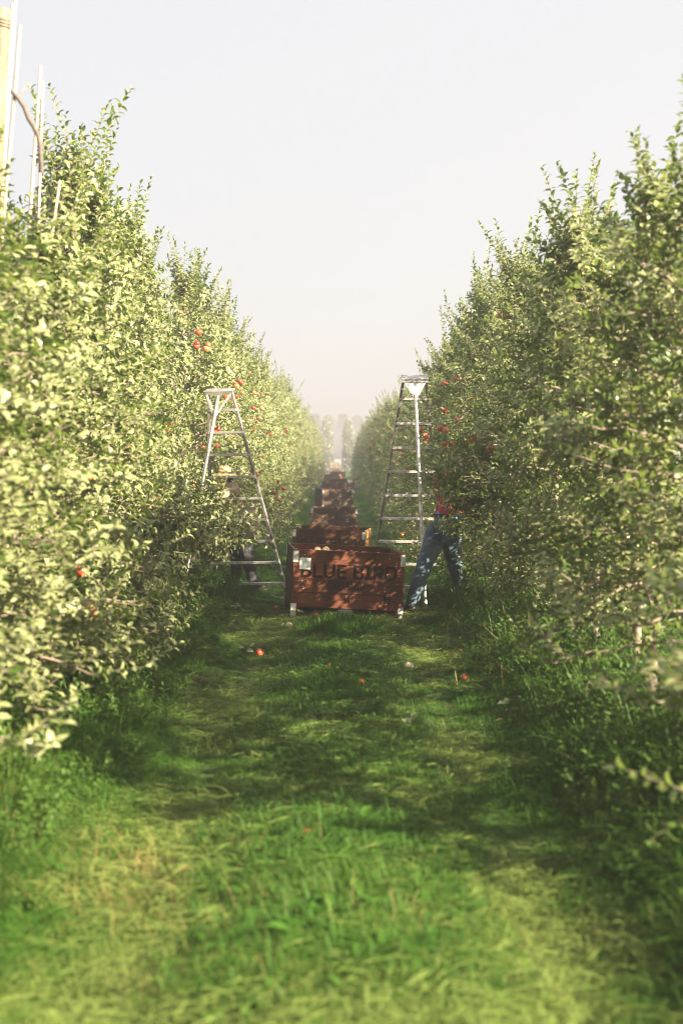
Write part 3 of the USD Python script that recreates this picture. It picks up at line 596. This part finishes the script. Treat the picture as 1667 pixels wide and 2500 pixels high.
# ------------------------------------------------------------------ orchard ladders
def ladder(label, base_l, base_r, top_l, top_r, foot, plate, nr=9):
    base_l, base_r, top_l, top_r, foot = map(np.array, (base_l, base_r, top_l, top_r, foot))
    o = (base_l + base_r) / 2; o[2] = min(base_l[2], base_r[2])
    p = thing('orchard_ladder', label, 'ladder', o)
    bl, br, tl, tr, ft = (v - o for v in (base_l, base_r, top_l, top_r, foot))
    fwd = np.cross(br - bl, tl - bl); fwd /= np.linalg.norm(fwd)
    if fwd[1] > 0: fwd = -fwd                                   # towards the pole
    for a, b in ((bl, tl), (br, tr)):
        s = (br - bl) / np.linalg.norm(br - bl) * (1 if a is bl else -1)
        web = beam(a, b, .005, .070, s); fl1 = beam(a + fwd * .033 + s * .014, b + fwd * .033 + s * .014, .028, .005, s); fl2 = beam(a - fwd * .033 + s * .014, b - fwd * .033 + s * .014, .028, .005, s)
        r_ = obj('rail', cat(web, fl1, fl2), ALU_DULL, p)
        obj('rail_foot', beam(a - np.array([0, 0, .09]), a + np.array([0, 0, .02]), .03, .055, s, .004), ALU_DULL, r_)
    for k in range(nr):
        t = (k + .28) / (nr + .12)
        a, b = bl + (tl - bl) * t, br + (tr - br) * t; d = (b - a) / np.linalg.norm(b - a)
        a2, b2 = a + d * .006, b - d * .006
        up = np.cross(d, fwd); up = up if up[2] > 0 else -up
        flat = np.cross(d, np.array([0, 0, 1.])); flat /= np.linalg.norm(flat)
        tread = cat(beam(a2, b2, .078, .006, flat), beam(a2 + flat * .038 - np.array([0, 0, .014]), b2 + flat * .038 - np.array([0, 0, .014]), .005, .030, flat), beam(a2 - flat * .038 - np.array([0, 0, .014]), b2 - flat * .038 - np.array([0, 0, .014]), .005, .030, flat))
        rg = obj('rung', tread, ALU, p)
        for q, e in ((a2, 1), (b2, -1)):
            if np.linalg.norm(b2 - a2) > .3:
                arc = [q + d * e * .004 + (-(b - a) * 0) + np.array([0, 0, -.085]), q + d * e * .03 + np.array([0, 0, -.055]), q + d * e * .075 + np.array([0, 0, -.028]), q + d * e * .12 + np.array([0, 0, -.006])]
                obj('brace', tube(arc, .007, 6), ALU_DULL, rg)
    d = (tr - tl) / np.linalg.norm(tr - tl)
    obj('top_cap', cat(beam(tl - d * .02, tr + d * .02, .15, .008, fwd), beam(tl - d * .02 + fwd * .075 - np.array([0, 0, .018]), tr + d * .02 + fwd * .075 - np.array([0, 0, .018]), .006, .042, fwd), beam(tl - d * .02 - fwd * .075 - np.array([0, 0, .018]), tr + d * .02 - fwd * .075 - np.array([0, 0, .018]), .006, .042, fwd)), ALU, p)
    mid = (tl + tr) / 2
    hinge = mid + fwd * .09 - np.array([0, 0, .03])
    pd = ft - hinge; pd /= np.linalg.norm(pd)
    apex = hinge + pd * .20
    obj('pole', tube([hinge + pd * (.02 if not plate else .17), hinge + pd * .8, ft], [.022, .022, .021], 14), ALU, p, smooth=True)
    obj('pole_foot', tube([ft - pd * .10, ft, ft + pd * .05], [.029, .029, .006], 12), ALU_DULL, p, smooth=40)
    e1, e2 = hinge - d * np.linalg.norm(tr - tl) * .48, hinge + d * np.linalg.norm(tr - tl) * .48
    if plate:
        n = np.cross(e2 - e1, apex - e1); n /= np.linalg.norm(n)
        tri = [e1, e2, apex + d * .028, apex - d * .028]
        mm = m3.Manifold.hull_points(np.array([q + n * w for q in tri for w in (-.005, .005)])).to_mesh()
        obj('hinge_plate', trimesh.Trimesh(mm.vert_properties[:, :3], mm.tri_verts), ALU, p)
        obj('hinge_pin', tube([e1 - d * .02 + fwd * .012, e2 + d * .02 + fwd * .012], .011, 8), ALU_DULL, p)
    else:
        for e in (e1, e2):
            obj('brace', beam(e, hinge + pd * .30, .028, .008, d), ALU, p)
    # cross braces behind the lowest rungs
    for a, b in ((bl, br), (br, bl)):
        q0 = a + (np.where(a is bl, tl, tr) - a) * .02; dd = (b - a)
        obj('lower_brace', beam(a + dd * .02 + (tl - bl) * .028 - fwd * .05, a + dd * .24 + (tl - bl) * .115 - fwd * .05, .022, .006, dd), ALU_DULL, p)
    return p
gz = lambda x, y: float(ground_z(x, y))
ladder('aluminium tripod ladder on the left, its pole running down into the left foliage', at(514, 1438, 18.1), at(700, 1436, 18.0), at(506, 953, 17.4), at(567, 951, 17.35), (at(446, 1472, 16.55)[0], 16.55, gz(-1.8, 16.55) + .01), False)
ladder('taller aluminium tripod ladder on the right with white triangular hinge plate', at(899, 1444, 18.0), at(1090, 1446, 18.0), at(983, 920, 17.0), at(1041, 920, 17.0), (at(1038, 1484, 16.0)[0], 16.0, gz(.98, 16.0) + .01), True)

# ------------------------------------------------------------------ people
def chain(bones, res=.02, iters=6, seg=20):
    parts = []
    for (p0, r0, p1, r1) in bones:
        parts.append(m3.Manifold.batch_hull([m3.Manifold.sphere(r0, seg).translate(tuple(map(float, p0))), m3.Manifold.sphere(r1, seg).translate(tuple(map(float, p1)))]))
    m = m3.Manifold.batch_boolean(parts, m3.OpType.Add).refine_to_length(res).to_mesh()
    t = trimesh.Trimesh(m.vert_properties[:, :3], m.tri_verts, process=True)
    if iters: trimesh.smoothing.filter_taubin(t, iterations=iters)
    return t
def wrinkle(t, amp, scale, seed=0, stretch=(1, 1, 1)):
    n = t.vertex_normals; k = meshkit.fbm(t.vertices * scale * np.array(stretch), 3, seed) - .5
    t.vertices = t.vertices + n * (k * 2 * amp)[:, None]; return t
def hand_bones(wrist, dirv, palm_n, side=1, curl=.5):
    """palm, four fingers of unequal length and a thumb; dirv points along the palm"""
    d = np.array(dirv, float); d /= np.linalg.norm(d); n = np.array(palm_n, float); n -= d * n.dot(d); n /= np.linalg.norm(n); s = np.cross(n, d) * side
    w = np.array(wrist, float); B = []
    for k, o in enumerate((-.030, -.010, .010, .030)):
        B.append((w + s * o * .6, .019, w + d * .085 + s * o, .0125))
        L = (.068, .080, .074, .056)[k]; p = w + d * .088 + s * o; a = .25
        for q, f in enumerate((.45, .32, .23)):
            a += curl * (.55 + .35 * q); e = p + (d * math.cos(a) + n * math.sin(a)) * L * f
            B.append((p, .0092 - .0008 * q, e, .0088 - .0008 * q)); p = e
    p = w + d * .022 - s * .026
    for L, a in ((.045, .8), (.033, .45), (.026, .2)):
        e = p + (d * math.cos(a) - s * math.sin(a) * .9 + n * .35) * L; B.append((p, .0115, e, .0100)); p = e
    return B
def head_mesh(c, face, up, s=1.0):
    """a head with brow, eye hollows, nose, mouth, chin and ears, looking along 'face'"""
    f = np.array(face, float); f /= np.linalg.norm(f); u = np.array(up, float); u -= f * u.dot(f); u /= np.linalg.norm(u); r = np.cross(f, u)
    c = np.array(c, float); P = lambda a, b, d: c + (r * a + f * b + u * d) * s
    S = lambda a, b, d, rad: m3.Manifold.sphere(rad * s, 24).translate(tuple(map(float, P(a, b, d))))
    skull = m3.Manifold.batch_hull([S(0, -.025, .035, .085), S(0, .025, .035, .078), S(0, .035, -.055, .045)])
    jaw = m3.Manifold.batch_hull([S(0, .055, -.085, .028), S(.035, .0, -.06, .035), S(-.035, .0, -.06, .035)])
    nose = m3.Manifold.batch_hull([S(0, .094, .012, .008), S(0, .114, -.022, .012), S(.012, .096, -.03, .009), S(-.012, .096, -.03, .009)])
    brow = m3.Manifold.batch_hull([S(.035, .085, .027, .012), S(-.035, .085, .027, .012)])
    lips = m3.Manifold.batch_hull([S(.018, .080, -.055, .010), S(-.018, .080, -.055, .010), S(0, .086, -.055, .010)])
    ears = [m3.Manifold.batch_hull([S(e * .082, -.005, .012, .012), S(e * .088, -.015, .022, .012), S(e * .08, -.005, -.025, .009)]) for e in (-1, 1)]
    m = m3.Manifold.batch_boolean([skull, jaw, nose, brow, lips] + ears, m3.OpType.Add)
    for e in (-1, 1): m = m - S(e * .033, .108, .010, .016)
    m = m + S(.033, .083, .010, .013) + S(-.033, .083, .010, .013)
    return m
def build_person(label, J, mats, hair, hat=False, face=(0, 1, 0), handdirs=((1, .3, .6), (1, .3, .6)), bootdir=((0, 1, 0), (0, 1, 0)), cat_='person', extra=None):
    o = np.array([(J['aL'][0] + J['aR'][0]) / 2, (J['aL'][1] + J['aR'][1]) / 2, min(J['aL'][2], J['aR'][2]) - .09])
    J = {k: np.array(v, float) - o for k, v in J.items()}
    p = thing('person', label, 'person', o)
    pel = (J['hL'] + J['hR']) / 2; sh = (J['sL'] + J['sR']) / 2; waist = pel * .55 + J['chest'] * .45
    body = [(J['hL'], .088, J['kL'], .058), (J['kL'], .056, J['aL'], .040), (J['hR'], .088, J['kR'], .058), (J['kR'], .056, J['aR'], .040),
            (J['hL'], .10, J['hR'], .10), (pel, .11, waist, .105), (waist, .105, J['chest'], .125), (J['chest'], .12, J['sL'], .058), (J['chest'], .12, J['sR'], .058),
            (sh, .06, J['head'] - np.array([0, 0, .09]), .052), (J['sL'], .055, J['eL'], .042), (J['eL'], .042, J['wL'], .028), (J['sR'], .055, J['eR'], .042), (J['eR'], .042, J['wR'], .028),
            (J['aL'], .042, J['aL'] + np.array(bootdir[0]) * .13 - np.array([0, 0, .05]), .035), (J['aR'], .042, J['aR'] + np.array(bootdir[1]) * .13 - np.array([0, 0, .05]), .035)]
    mfs = [m3.Manifold.batch_hull([m3.Manifold.sphere(b, 18).translate(tuple(map(float, a))), m3.Manifold.sphere(d, 18).translate(tuple(map(float, c)))]) for a, b, c, d in body]
    big = m3.Manifold.batch_boolean(mfs + [head_mesh(J['head'], face, (0, 0, 1))], m3.OpType.Add).refine_to_length(.014)
    hands = []
    for s, e, w, dd, sd_ in (('sL', 'eL', 'wL', handdirs[0], 1), ('sR', 'eR', 'wR', handdirs[1], -1)):
        hands += [m3.Manifold.batch_hull([m3.Manifold.sphere(b, 14).translate(tuple(map(float, a))), m3.Manifold.sphere(d, 14).translate(tuple(map(float, c)))]) for a, b, c, d in hand_bones(J[w], dd, (0, 0, -1), sd_)]
    big = m3.Manifold.batch_boolean([big] + hands, m3.OpType.Add).to_mesh()
    t = trimesh.Trimesh(big.vert_properties[:, :3], big.tri_verts); trimesh.smoothing.filter_taubin(t, iterations=4)
    obj('body', t, SKIN, p, smooth=True)
    # trousers: loose tubes with folds, cut open above the ankle
    tb = [(J['hL'], .122, J['kL'], .088), (J['kL'], .088, J['aL'] + np.array([0, 0, .03]), .070), (J['hR'], .122, J['kR'], .088), (J['kR'], .088, J['aR'] + np.array([0, 0, .03]), .070),
          (J['hL'], .128, J['hR'], .128), (J['hL'] + (0, 0, .02), .12, waist - (waist - pel) * .35, .118), (J['hR'] + (0, 0, .02), .12, waist - (waist - pel) * .35, .118)]
    tm = chain(tb, .018, 10)
    tm = wrinkle(tm, .016, 9, 3, (1, 1, 2.2)); tm = wrinkle(tm, .007, 24, 5, (.8, .8, 2.0))
    obj('trousers', tm, mats['trousers'], p, smooth=True)
    if 'shirt' in mats:
        sm = chain([(pel + (waist - pel) * .8, .135, J['chest'], .148), (J['chest'], .148, J['sL'], .078), (J['chest'], .148, J['sR'], .078), (J['sL'], .076, J['eL'], .060), (J['eL'], .060, J['eL'] + (J['wL'] - J['eL']) * .85, .045), (J['sR'], .076, J['eR'], .060), (J['eR'], .060, J['eR'] + (J['wR'] - J['eR']) * .85, .045)], .02, 8)
        obj('shirt', wrinkle(wrinkle(sm, .016, 8, 8), .006, 22, 9), mats['shirt'], p, smooth=True)
    if 'under' in mats:
        um = chain([(pel + (waist - pel) * .75, .137, pel + (waist - pel) * 1.0, .139)], .02, 6)
        obj('undershirt', wrinkle(um, .008, 12, 8), mats['under'], p, smooth=True)
    for side, k in (('aL', 0), ('aR', 1)):
        a = J[side]; d = np.array(bootdir[k], float); d /= np.linalg.norm(d)
        bm = chain([(a + (0, 0, .05), .056, a - (0, 0, .03), .052), (a - (0, 0, .03) - d * .02, .050, a + d * .14 - (0, 0, .045), .042)], .015, 6)
        bt = obj('boot', bm, BOOT, p, smooth=True)
        so = m3.Manifold.batch_hull([m3.Manifold.cylinder(.022, .052, .052, 20).translate(tuple(map(float, a - d * .025 - (0, 0, .092)))), m3.Manifold.cylinder(.022, .046, .046, 20).translate(tuple(map(float, a + d * .15 - (0, 0, .092))))])
        obj('sole', so, BOOT, bt)
    f = np.array(face, float); f /= np.linalg.norm(f)
    hm = chain([(J['head'] + np.array([0, 0, .052]) - f * .03, .090, J['head'] + np.array([0, 0, .02]) - f * .05, .082), (J['head'] + np.array([0, 0, .055]) - f * .03, .088, J['head'] + np.array([0, 0, .075]) + f * .03, .060), (J['head'] - f * .045, .078, J['head'] - f * .05 - np.array([0, 0, .07]), .055)], .012, 4)
    obj('hair', wrinkle(hm, .008, 45, 2), HAIR, p, smooth=True)
    if hat:
        hx = lathe([(0, .115), (.055, .112), (.088, .085), (.098, .03), (.102, .008), (.15, .0), (.195, -.022), (.20, -.030), (.19, -.028), (.12, -.006), (.096, 0), (.092, .03), (.08, .08), (.05, .105), (0, .108)][::-1], 36)
        hx.vertices[:, 2] += .012 * np.sin(np.arctan2(hx.vertices[:, 1], hx.vertices[:, 0]) * 2) * (np.hypot(hx.vertices[:, 0], hx.vertices[:, 1]) / .2) ** 2
        hx.apply_translation(J['head'] + np.array([0, 0, .085])); ho = obj('hat', hx, STRAWHAT, p, smooth=True)
        obj('hat_band', lathe([(.100, .006), (.103, .006), (.101, .034), (.098, .034)], 36).apply_translation(J['head'] + np.array([0, 0, .085])), HAIR, ho)
    if extra: extra(p, J, pel, waist)
    return p
a = lambda px, py, y: at(px, py, y)
aL = np.array([a(1004, 1480, 15.75)[0], 15.75, gz(.8, 15.75) + .10]); aR = np.array([a(1120, 1465, 16.45)[0], 16.45, gz(1.4, 16.45) + .10])
def pockets(p, J, pel, waist):
    for hj, s in ((J['hL'], 0), (J['hR'], 1)):
        m = rbox(.115, .012, .125, (0, 0, 0), .005); m.apply_transform(trimesh.transformations.rotation_matrix(.12, [0, 1, 0])); m.apply_translation(hj + np.array([.01, -.128, -.01]))
        obj('pocket', m, DENIM_PATCH, p)
    bl = lathe([(.134, -.018), (.140, -.018), (.141, .018), (.135, .018)], 30); bl.apply_translation(waist - (waist - pel) * .30 + (0, 0, .09)); obj('belt', bl, BOOT, p, smooth=40)
build_person('apple picker in blue jeans and red shirt, back turned, leaning into the right row', dict(
    aL=aL, aR=aR, kL=(.955, 15.83, .46), kR=(1.335, 16.16, .47), hL=(1.10, 15.98, .83), hR=(1.27, 16.08, .82), chest=(1.28, 16.16, 1.24), sL=(1.14, 16.24, 1.41), sR=(1.46, 16.16, 1.38), head=(1.41, 16.36, 1.60),
    eL=(1.34, 16.46, 1.54), wL=(1.56, 16.60, 1.66), eR=(1.62, 16.36, 1.52), wR=(1.74, 16.56, 1.70)), dict(trousers=DENIM, shirt=RED_CLOTH, under=BLUE_CLOTH), True, False, (.75, .6, .1), ((.7, .5, .6), (.5, .6, .7)), ((-.35, .85, 0), (.3, .9, 0)), extra=pockets)
y0 = 18.6
pL = build_person('apple picker in straw hat, beige shirt and charcoal trousers walking behind the left ladder', dict(
    aL=(a(574, 1436, y0)[0], y0 + .05, gz(-1.4, y0) + .10), aR=(a(618, 1440, y0 - .1)[0], y0 - .1, gz(-1.1, y0) + .10), kL=(-1.33, y0, .50), kR=(-1.20, y0 - .12, .49), hL=(-1.35, y0 + .05, .88), hR=(-1.22, y0 - .05, .88),
    chest=(-1.36, y0, 1.16), sL=(-1.44, y0 + .17, 1.31), sR=(-1.36, y0 - .16, 1.30), head=(-1.49, y0 - .02, 1.40), eL=(-1.62, y0 + .22, 1.20), wL=(-1.80, y0 + .16, 1.36), eR=(-1.56, y0 - .24, 1.15), wR=(-1.76, y0 - .22, 1.30)),
    dict(trousers=TROUSER, shirt=BEIGE_CLOTH), True, True, (-.85, -.45, -.15), ((-.8, -.2, .5), (-.8, -.1, .5)), ((-.8, -.3, 0), (.85, -.3, 0)))
# picking bag worn by that person
bag = thing('picking_bag', 'beige canvas picking bag hanging at the hip of the picker in the straw hat', 'bag', (-1.13, y0 - .12, .72))
bm = chain([((0, 0, .06), .085, (.0, 0, .26), .095), ((-.05, 0, .06), .07, (-.05, 0, .25), .09)], .02, 6); obj('pouch', wrinkle(bm, .012, 9, 4), CANVAS, bag, smooth=True)
obj('strap', tube([(-.02, -.02, .30), (-.12, -.06, .45), (-.22, -.08, .62), (-.26, 0.03, .68), (-.2, .16, .6), (-.06, .12, .40), (-.02, .04, .30)], .014, 6), CANVAS, bag, smooth=True)
obj('rim', tube([(.09 * math.cos(t), .08 * math.sin(t), .335) for t in np.linspace(0, 2 * PI, 20)], .008, 6), CANVAS, bag, smooth=True)

# ------------------------------------------------------------------ post, canes, bent branch
def tapered(p0, p1, r0, r1, n=10, wob=.0, seed=0, rings=10):
    g = np.random.default_rng(seed); t = np.linspace(0, 1, rings)[:, None]
    pts = np.array(p0) * (1 - t) + np.array(p1) * t; pts[1:-1] += g.normal(size=(rings - 2, 3)) * wob
    return tube(pts, np.linspace(r0, r1, rings), n)
ptop = at(6, 22, 8.0); po = np.array([ptop[0] - .30, 8.0, gz(-2.2, 8.0)])
post = thing('trellis_post', 'thick wooden trellis post at the left edge with wire round its top', 'post', po)
tp_ = np.array([0.30, 0, ptop[2] - po[2]])
obj('shaft', tapered((0, 0, -.2), tp_, .055, .046, 20, .003, 3), POST, post, smooth=40)
for k in range(3):
    c = tp_ * .985 - np.array([0, 0, .018 * k]); obj('wire', tube([c + np.array([.050 * math.cos(t), .050 * math.sin(t), .006 * math.sin(t * 2)]) for t in np.linspace(0, 2 * PI, 24)], .004, 5), BARK, post)
canes = [((40, -40), (14, 420), 7.75, 'bamboo cane rising above the post and out of the photo'), ((31, 8), (-6, 560), 7.6, 'bamboo cane beside the wooden post, its top just above it'), ((49, 60), (16, 520), 7.9, 'second bamboo cane from the post, standing free against the sky'),
         ((99, 160), (76, 560), 8.7, 'bamboo cane crossed by the bent bare branch'), ((104, 198), (98, 560), 9.0, 'bamboo cane just right of the branch, shortest against the sky'), ((146, 440), (112, 720), 8.95, 'bamboo cane half hidden in the left foliage'), ((872, 0), (872, 0), 0, '')]
for k, (t_, b_, y, lab) in enumerate(canes[:-1]):
    y += .45; A, B = at(*t_, y), at(*b_, y + .08); d = B - A; L = (A[2] - gz(-1.9, y) + .05) / -d[2]; E = A + d * L
    E[1] = y + .1
    c = thing('bamboo_cane', lab, 'cane', E)
    obj('stick', tapered((0, 0, 0), A - E, .0115, .0095, 8, .0015, k, 14), CANE, c, smooth=True)
    for q in range(5):
        pz = (A - E) * (.25 + .17 * q); obj('node', tube([pz - (A - E) * .0012, pz, pz + (A - E) * .0012], [.0105, .0128, .0105], 8, False), CANE, c, smooth=True)
pts = [at(px, py, 8.35) for px, py in ((14, 190), (24, 215), (45, 240), (60, 262), (70, 290), (82, 307), (93, 330), (98, 352), (101, 420))]
br = thing('bare_branch', 'bent bare grey branch arching between the bamboo canes', 'branch', pts[-1])
obj('limb', tube(np.array(pts) - pts[-1], np.linspace(.011, .015, len(pts)), 8), DARKBARK, br, smooth=True)
obj('twig', tube(np.array([pts[2], pts[2] + (.05, .02, .10)]) - pts[-1], [.005, .002], 5), BARK, br, smooth=True)

# ------------------------------------------------------------------ things lying in the grass
falls = [(633, 1597, 'bright red fallen apple alone on the left of the mown lane', 1.0, 0), (882, 1673, 'fallen apple in the middle of the lane beyond the shade edge', .85, 0), (1134, 1661, 'fallen apple at the right grass edge of the lane', .95, 0), (803, 1632, 'fallen apple half sunk in the middle grass strip', .8, 0),
         (705, 1531, 'pale bitten apple lying in front of the nearest bin', .95, 2), (998, 1631, 'pale rotting apple piece on the right wheel track', 1.0, 2), (309, 1646, 'small red fallen apple at the foot of the left row', .9, 0), (350, 1631, 'red fallen apple in tall grass by the left row', .95, 0),
         (18, 2005, 'orange fallen apple at the left photo edge', 1.05, 0), (16, 1940, 'fallen apple under the first left tree', 1.0, 0), (768, 1504, 'red fallen apple under the front edge of the nearest bin', .9, 0), (674, 1489, 'fallen apple beside the left lower corner of the nearest bin', .9, 0), (1322, 1700, 'fallen apple on the right bank', .9, 0), (395, 1556, 'fallen apple below the left row in front of the ladder', .9, 0), (745, 2045, 'dull red apple sunk in shaded grass in mid lane', .9, 0)]
for px, py, lab, r, kind in falls:
    d = at(px, py, 1.0) - np.array([0, 0, CAM_H]); yq = CAM_H / -d[2]
    for _ in range(6): P = np.array([0, 0, CAM_H]) + d * yq; yq = (CAM_H - gz(P[0], P[1]) - .03) / -d[2]
    P = np.array([0, 0, CAM_H]) + d * yq
    apple_thing(lab, (P[0], P[1], P[2] + .012), r, (APPLE, APPLE_PALE, APPLE_CUT)[kind], (50, 30))
leavesg = [(600, 1590, 'pale green fallen leaves beside the lone red apple', 3), (585, 1490, 'pale leafy sprig lying left of the nearest bin', 6), (990, 1768, 'pale fallen leaves in the shaded right wheel track', 5), (1400, 1912, 'single pale leaf standing in the dark right grass', 1), (88, 1980, 'single pale leaf under the left row', 1), (432, 2140, 'yellow fallen leaf on the left wheel track', 1), (735, 1500, 'pale fallen leaves in front of the nearest bin', 4), (1235, 1722, 'fallen leaves in the grass of the right lane edge', 3), (1250, 1460, 'pale leaf cluster on the right bank beyond the jeans', 5)]
gg = np.random.default_rng(14)
for px, py, lab, n in leavesg:
    d = at(px, py, 1.0) - np.array([0, 0, CAM_H]); yq = CAM_H / -d[2]
    for _ in range(6): P = np.array([0, 0, CAM_H]) + d * yq; yq = (CAM_H - gz(P[0], P[1]) - .05) / -d[2]
    P = np.array([0, 0, CAM_H]) + d * yq
    c = thing('fallen_leaf', lab, 'leaf' if n == 1 else 'leaves', (P[0], P[1], P[2] - .01), gg.random() * 360)
    for k in range(n):
        Q = np.array([[gg.normal() * .035 * (n > 1), gg.normal() * .035 * (n > 1), .02 + .02 * gg.random()]]); D_ = rvec(gg, 1); D_[:, 2] = abs(D_[:, 2]) * .5 + .1
        obj('leaf', leaves_mesh(Q, D_, np.array([[.2, -.5, .7]]) + rvec(gg, 1) * .4, np.array([.085])), PALE if k or n > 1 else STRAW if 'yellow' in lab else PALE, c, smooth=True)
d = at(846, 1478, 14.2)
tub = thing('plastic_tub', 'pale translucent plastic tub upside down in the grass before the nearest bin', 'tub', (d[0] - .02, 14.1, gz(.08, 14.1)))
obj('shell', lathe([(.085, 0), (.088, 0), (.088, .012), (.083, .014), (.074, .150), (.066, .162), (0, .166), (0, .162), (.064, .158), (.070, .149), (.080, .012)][::-1], 32), TUB, tub, smooth=35)
obj('rim', lathe([(.088, .002), (.094, .002), (.094, .010), (.088, .010)], 32), TUB, tub, smooth=35)
# the taller grass tuft before the bin
g = np.random.default_rng(90)
n = 90; x = .02 + .14 * g.normal(size=n); y = 13.55 + .35 * g.normal(size=n)
scatter('grass_tuft', 'tall bright green grass tuft in front of the nearest bin', [tuft(400 + k, 60, .17, .07, (.4, .6, .8)[k], .0032) for k in range(3)], GRASS, np.stack([x, y, ground_z(x, y)], 1), .7 + .6 * g.random(n), 91)
